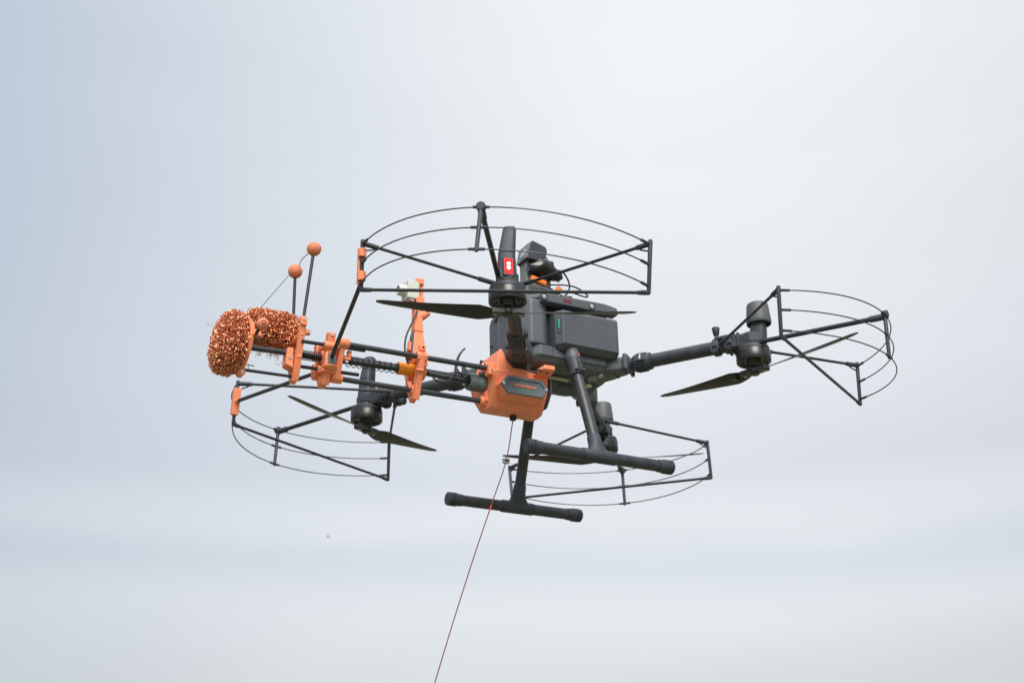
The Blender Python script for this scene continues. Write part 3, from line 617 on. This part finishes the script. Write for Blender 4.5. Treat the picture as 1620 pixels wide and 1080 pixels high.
# badge pod on both flanks
for s in (1,):
    def hexa(x0, x1, z0, z1, c, dz=0.0): return [(x1, (z0+z1)/2+dz), (x1+c, z1+dz), (x0-c, z1), (x0, (z0+z1)/2), (x0-c, z0), (x1+c, z0+dz)]
    h0 = hexa(.1645, .0520, -.0640, -.0250, .0155, .0005)
    y0, y1 = .048, .0645
    pb = MB().rings([[(x, y0*s-.015*s*(z < -.05), z-.0050*(z < -.05)) for x, z in h0], [(x*.985+.0016, y1*s, z) for x, z in h0]])
    pod = part('badge_pod', pb, 'orange', win, .0012)
    hp = [(x*.985+.0016, z) for x, z in h0]; cx = sum(p[0] for p in hp)/6; cz = sum(p[1] for p in hp)/6
    sc_ = lambda f_, g_: [(cx+(x-cx)*f_, cz+(z-cz)*g_) for x, z in hp]
    ra = lambda pl_, y: [(x, y*s, z) for x, z in pl_]
    bd = part('badge_plate', MB().rings([ra(sc_(1.0,.98), .0646), ra(sc_(.985,.95), .0690), ra(sc_(.87,.66), .0690), ra(sc_(.845,.60), .0664), ra(sc_(.5,.3), .0664)]), 'slate', win, .0006)
    for x in (.1570, .0600): inst('screw', SCREW, bd, (x, .0688*s, cz), (0, s, 0))
    if s > 0:
        fc = bpy.data.curves.new('badge_lettering', 'FONT'); fc.body = 'SUPAIRVISION'; fc.size = .0077; fc.extrude = .0009; fc.align_x = 'CENTER'; fc.align_y = 'CENTER'; fc.offset = .00008; fc.space_character = 1.02
        to = bpy.data.objects.new('tmp', fc); COL.objects.link(to)
        dg = bpy.context.evaluated_depsgraph_get(); lm = bpy.data.meshes.new_from_object(to.evaluated_get(dg)); bpy.data.objects.remove(to)
        lm.name = 'badge_lettering'; lo_ = bpy.data.objects.new('badge_lettering', lm); COL.objects.link(lo_); lo_.parent = bd
        lo_.location = V((cx-.001, 0.0670*s, cz))-OFF[0]; lo_.rotation_euler = (R(90), 0, R(180)); lm.materials.clear(); lm.materials.append(M['orange'])
# front tube lugs, holder, rear lid, fairlead
for y, z in ((.033, -.0035), (-.033, -.0035)): lgo = part('tube_lug', MB().box((.1700, y*1.08, z-.004), (.0160, .020, .026)), 'orange', win, .0022)
lgo = part('tube_lug', MB().lathe((.162, 0, -.0628), (1,0,0), [(0,.0125),(.006,.0112),(.013,.0105),(.0145,.0090)], 20).box((.163, 0, -.055), (.014, .030, .022)), 'orange', win, .0022)
inst('screw', SCREW, lgo, (.1700, .0458, -.0110), (0,1,.1)); inst('screw', SCREW, lgo, (.1640, .0152, -.0510), (0,1,0))
er = part('lug_ear', MB().lathe((.1690, .012, .0100), (.5, .8, .4), [(-.008,.0085),(.004,.0080),(.006,.0060)], 16).box((.165, .006, .006), (.012, .024, .016)), 'orange', win, .001)
inst('bolt', BOLT, er, (.1722, .0170, .0126), (.5, .8, .4))
hd = MB().lathe((.1480, .004, -.0265), (1,0,0), [(0,.0180),(.037,.0178),(.040,.0165),(.041,.0182),(.055,.0178),(.0565,.0165),(.0565,.0135),(.030,.0130)], 30)
ho = part('shaft_holder', hd, 'slate', boom)
part('holder_collar', MB().lathe((.187, .004, -.0265), (1,0,0), [(0,.0186),(.012,.0186)], 26).box((.1780, .018, -.0120), (.016, .008, .010)).box((.160, .018, -.0130), (.020, .010, .014)), 'slate', ho, .002)
inst('screw', SCREW, ho, (.1820, .0225, -.0110), (0,1,.2)); inst('screw', SCREW, ho, (.1570, .0232, -.0130), (0,1,.2))
part('holder_bridge', MB().box((.171, .000, -.0080), (.012, .022, .008)), 'orange', win, .001)
part('rear_lid', MB().rings([[(.0395, y, z) for y, z in ((-.030,-.070),(.030,-.070),(.052,-.040),(.052,-.010),(-.052,-.010),(-.052,-.040))], [(.0345, y*.95, z) for y, z in ((-.030,-.066),(.030,-.066),(.052,-.040),(.052,-.014),(-.052,-.014),(-.052,-.040))]]), 'slate', win, .001)
part('fairlead', MB().box((.1000, 0, -.0880), (.0115, .011, .0100)), 'black', win, .001)
pg = part('data_plug', MB().box((.1050, .0760, -.0040), (.0088, .0070, .0150)), 'cable', boom, .001)
part('plug_cable', MB().tube(smooth([(.1050,.076,-.010),(.1030,.079,-.0145),(.0950,.081,-.0165),(.0870,.081,-.0150),(.0880,.078,-.0100),(.0800,.079,-.0085),(.0720,.079,-.0090)], 7), .0019, 8), 'cable', pg)
part('plug_cable', MB().tube(smooth([(.1065,.076,-.010),(.1010,.080,-.0155),(.0920,.082,-.0130),(.0840,.080,-.0090),(.0760,.079,-.0075)], 7), .0016, 8), 'cable', pg)
# ---- head: rear frame, front cradle, rods
f1 = MB(); ring_frame(f1, .566, .578, .0400, .024, -.087, .0105)
hf = part('head_frame', f1, 'orange', boom, .0016)
part('frame_crossbar', MB().bar((.572,-.038,.000), (.572,.038,.000), .009, .009).bar((.572,-.026,-.040), (.572,.026,-.040), .009, .012), 'orange', hf, .0015)
for s in (1, -1):
    part('frame_lug', MB().box((.572, .0405*s, .0225), (.0125, .0125, .0180)), 'orange', hf, .0016)
    part('frame_lug', MB().box((.5610, .036*s, .0035), (.0095, .0090, .0110)), 'orange', hf, .0016)
part('shaft_block', MB().prism([(.5785,-.0215),(.591,-.0225),(.593,-.0580),(.5785,-.0640)], 'y', -.012, .012), 'orange', hf, .002)
for p, a in (((.572,.0468,.0240),(0,1,0)), ((.5610,.0406,.0035),(0,1,0)), ((.5855,.0122,-.0440),(0,1,0)), ((.572,.0110,-.0805),(0,1,-.3))): inst('screw', SCREW, hf, p, a)
cr_ = [(.672,.0405,.001),(.672,.0420,-.014),(.672,.0395,-.032),(.673,.0330,-.049),(.675,.0210,-.066),(.677,.0080,-.080),(.678,.0,-.0850)]
cr2 = cr_+[(x, -y, z) for x, y, z in cr_[-2::-1]]
cd2 = part('front_cradle', MB().path(cr2, .0085, .0062), 'orange', boom, .0012)
part('cradle_lug', MB().lathe((.6765, -.010, -.0855), (0,1,0), [(0,.0075),(.018,.0075)], 16), 'orange', cd2, .001); inst('screw', SCREW, cd2, (.6765, .0078, -.0855), (0,1,0))
part('ball_block', MB().box((.6635, .0400, -.0200), (.0160, .0140, .0105)), 'orange', cd2, .001)
part('head_rod', MB().tube([(.676, 0, -.0790), (.572, 0, -.0765)], .0030, 12), 'rod', boom)
for y, z, x in ((.0425, -.030, .674), (.014, -.073, .677)):
    tie = part('wire_tie', MB().tube(smooth([(x+.010,y-.002,z+.003),(x+.004,y+.003,z),(x-.004,y+.0035,z-.001),(x-.010,y,z-.002)], 5), .0007, 6), 'brass', cd2)
    part('tie_end', MB().tube([(x-.008,y+.002,z-.001),(x-.020,y+.004,z-.0025)], .0011, 6).tube([(x-.008,y+.002,z-.001),(x-.010,y+.003,z-.009)], .0006, 5), 'cable', tie)
# ---- feeler balls
b1p, b2p, b3p = V((.5556,.0400,.1795)), V((.5640,-.0400,.1640)), V((.6680,.0900,-.0205))
for c, r_, foot, tr in ((b1p, .0142, V((.5720,.0400,.0260)), .0031), (b2p, .0144, V((.5640,-.0400,.0240)), .0031), (b3p, .0116, V((.6650,.0380,-.0225)), .0034)):
    fb = part('feeler_ball', MB().ball(c, r_, 32), 'orangeball', boom)
    part('ball_rod', MB().tube([foot, c], tr, 12), 'rod', fb)
    tow = (V((1.427, 2.428, -1.083))-c).normalized()
part('ball_socket', MB().lathe(b3p+V((.154,1,-.096)).normalized()*.0104, (.154,1,-.096), [(-.003,.0040),(.0012,.0040),(.0012,.0028),(-.001,.0025)], 16), 'black', boom)
part('ball_hole', MB().lathe(b1p+V((-.0105,.0085,.0012)), (-.8,.65,.1), [(-.001,.0016),(.0008,.0016)], 10), 'black', boom)
pt = V((.6330,-.030,.0700))
part('feeler_wire', MB().tube(smooth([b1p+V((.008,-.004,-.008)), (b1p+b2p)/2+V((.006,0,.000)), b2p+V((-.006,.003,.010))], 10), .0008, 6), 'rod', boom)
part('feeler_wire', MB().tube([b2p+V((.010,.002,-.007)), pt], .0008, 6), 'rod', boom)
# ---- copper wool pads
def wool(name, sdf_pts, count, label, loose=()):
    """springy copper ribbon: short coils of flat strip scattered through the pad's outer layer"""
    mb = MB(); core = []
    for i in range(count):
        c, nrm, depth = sdf_pts()
        c = c-nrm*depth
        ax_ = V((random.gauss(0,1), random.gauss(0,1), random.gauss(0,1))); ax_ = (ax_-nrm*ax_.dot(nrm)*.6).normalized()
        u = ax_.orthogonal().normalized(); v = ax_.cross(u); ph = random.uniform(0, 6.28)
        rc = random.uniform(.0013, .0031); pitch = random.uniform(.0010, .0026); n_ = random.randint(7, 12); wd = random.choice((random.uniform(.00030, .00055), random.uniform(.00055, .00095)))
        vs = []; fs = []
        for j in range(n_):
            a = ph+j*.62; p = c+u*(rc*math.cos(a))+v*(rc*math.sin(a))+ax_*(pitch*(j-n_/2)*.62/2)
            tw2 = ax_*wd*math.cos(j*.35+ph)+(u*math.cos(a)+v*math.sin(a))*wd*math.sin(j*.35+ph)
            vs += [p-tw2, p+tw2]
            if j: o = 2*j; fs.append((o-2, o-1, o+1, o))
        mb.add(vs, fs)
    for c in loose:
        for _ in range(3):
            c2 = V(c)+V((random.gauss(0,.003), random.gauss(0,.003), random.gauss(0,.003)))
            u = V((random.gauss(0,1), random.gauss(0,1), random.gauss(0,1))).normalized(); v = u.orthogonal(); r_ = random.uniform(.0018, .004)
            mb.tube([c2+u*(r_*math.cos(a))+v*(r_*math.sin(a))+u.cross(v)*(a*.0006) for a in (i*.6 for i in range(12))], .00026, 4)
    return part(name, mb, 'copper', boom, label=label, ang=180)
def ellip(c, ax3, q, flat=1.0):
    c = V(c); q = Matrix(q)
    def f():
        while 1:
            d = V((random.gauss(0,1), random.gauss(0,1), random.gauss(0,1))).normalized()
            p = 4.0 if flat > 1 else 2.0
            n_ = sum(abs(d[i])**flat for i in range(3))**(-1/flat) if flat > 1 else 1
            e_ = V((d.x*n_*ax3[0], d.y*n_*ax3[1], d.z*n_*ax3[2]))
            nr = V((d.x/ax3[0], d.y/ax3[1], d.z/ax3[2])).normalized()
            lump = 1+.035*math.sin(9*d.x+1)*math.sin(8*d.y+2)*math.sin(7*d.z)
            return c+(q @ (e_*lump)), (q @ nr).normalized(), abs(random.gauss(0, .0036))
    return f
def core(parent, c, ax3, q, flat):
    q = Matrix(q); mb = MB().ball((0,0,0), 1, 28); o = []
    for v in mb.v:
        d = V(v).normalized(); n_ = sum(abs(d[i])**flat for i in range(3))**(-1/flat)
        o.append(V(c)+q @ V((d.x*n_*(ax3[0]-.006), d.y*n_*(ax3[1]-.006), d.z*n_*(ax3[2]-.006))))
    mb.v = [tuple(x) for x in o]
    part('wool_core', mb, 'coppercore', parent, ang=180)
I3 = Matrix.Identity(3); tilt = Matrix.Rotation(R(6), 3, 'Y')
P1 = ((.6985, -.004, -.0280), (.0335, .050, .0605), Matrix.Rotation(R(-7), 3, 'Y'), 2.7)
P2 = ((.6090, -.034, .0255), (.0560, .034, .0350), Matrix.Rotation(R(-2), 3, 'Y'), 4.0)
w1 = wool('copper_wool_pad', ellip(*P1), 6500, 'upright rounded copper wool pad at the tip of the boom', loose=[(.7345,-.02,.012)])
core(w1, *P1)
w2 = wool('copper_wool_pad', ellip(*P2), 6500, 'copper wool pad lying behind the upright one', loose=[(.655-.008*i, -.034+random.uniform(-.01,.01), -.014+random.uniform(-.012,.004)-.0005*i) for i in range(12)]*3+[(.587,-.034,-.036),(.583,-.03,-.042)])
core(w2, *P2)
# ---- struts from the boom to the two front cages, with their orange clamps
for s, a, top, bot in ((1, (.512,.038,-.041), V((.560,.300,.077)), V((.557,.290,-.013))), (-1, (.512,-.042,-.043), V((.571,-.356,.039)), V((.571,-.374,-.051)))):
    dd = (bot-top).normalized(); o = (V((.512,.04*s,0))-V((top.x, top.y, 0))).normalized()
    if s > 0:
        c_ = MB().tube([top+dd*.014, top+dd*.030], .0074, 18).tube([top+dd*.057, top+dd*.074], .0076, 18)
        c_.bar(top+dd*.012+o*.0050+V((.002,0,0)), top+dd*.080+o*.0050+V((.002,0,0)), .0110, .0060, (1,0,0))
        end = top+dd*.078+o*.004
    else:
        c_ = MB().bar(top+dd*.014, top+dd*.072, .0150, .0140, (1,0,0)); end = top+dd*.044+o*.008
        c_.lathe(end-o*.003, o, [(0,.0065),(.006,.0060),(.008,.0050)], 12)
    cl_ = part('cage_clip', c_, 'orange', boom, .0014)
    part('cage_strut', MB().tube([V(a), end], .0040, 14), 'rod', boom)
OFF[0] = V((0, 0, 0))

# ================================================================== TETHER
cp = [(.1000,0,-.0900),(.118,0,-.181),(.154,0,-.280),(.193,0,-.386),(.237,0,-.512),(.277,0,-.632)]
d_ = V((.036, 0, -.112)); last = V(cp[-1])
cp += [tuple(last+d_*k+V((.0006*k*k,0,0))) for k in (2, 5, 9, 14, 18.26)]
OFF[0] = V((.1000, 0, -.0900))
tet = thing('tether_cord', 'thin red-brown tether cord hanging down from the orange winch housing', 'cord', V((0,0,ALT))+OFF[0])
part('cord', MB().tube(smooth(cp, 10), .00110, 6), 'cord', tet)
part('cord_sleeve', MB().tube([(.1535,0,-.279),(.1590,0,-.294)], .0016, 8), 'redplastic', tet)
ck = part('cord_clip', MB().box((.1185,0,-.1825), (.0130,.008,.0105)), 'steel', tet, .001)
part('clip_screw', MB().lathe((.1215,.004,-.1825), (0,1,0), [(0,.003),(.0015,.0026)], 10).lathe((.1155,.004,-.1825), (0,1,0), [(0,.003),(.0015,.0026)], 10), 'black', ck)
OFF[0] = V((0, 0, 0))

M['bird'] = mat('bird_grey', (.16, .17, .18), .7)
# ================================================================== far bird
bp_ = V((-12.663, -34.23, 9.549+ALT))
bird = thing('bird', 'tiny grey bird far off in the pale sky below the drone', 'bird', bp_)
rt, upb = V((-.881,.472,-.021)), V((.166,.351,.92)); fw = (rt*.80-upb*.45).normalized(); wg = (rt*.25+upb*.75+V((-.44,-.81,.39))*.6).normalized()
part('body', MB().tube([-fw*.045, -fw*.030, fw*.005, fw*.030, fw*.042, fw*.050], [.002,.010,.016,.013,.008,.002], 10), 'bird', bird)
for s in (1, -1):
    part('wing', MB().rings([[fw*(.016-.020*t_)+wg*(s*.048*t_), fw*(.0-.020*t_)+wg*(s*.048*t_)+upb*.0018*(1-t_), fw*(-.022-.020*t_*.4)*(1-.35*t_)+wg*(s*.048*t_)] for t_ in (0,.4,.75,1)]), 'bird', bird)
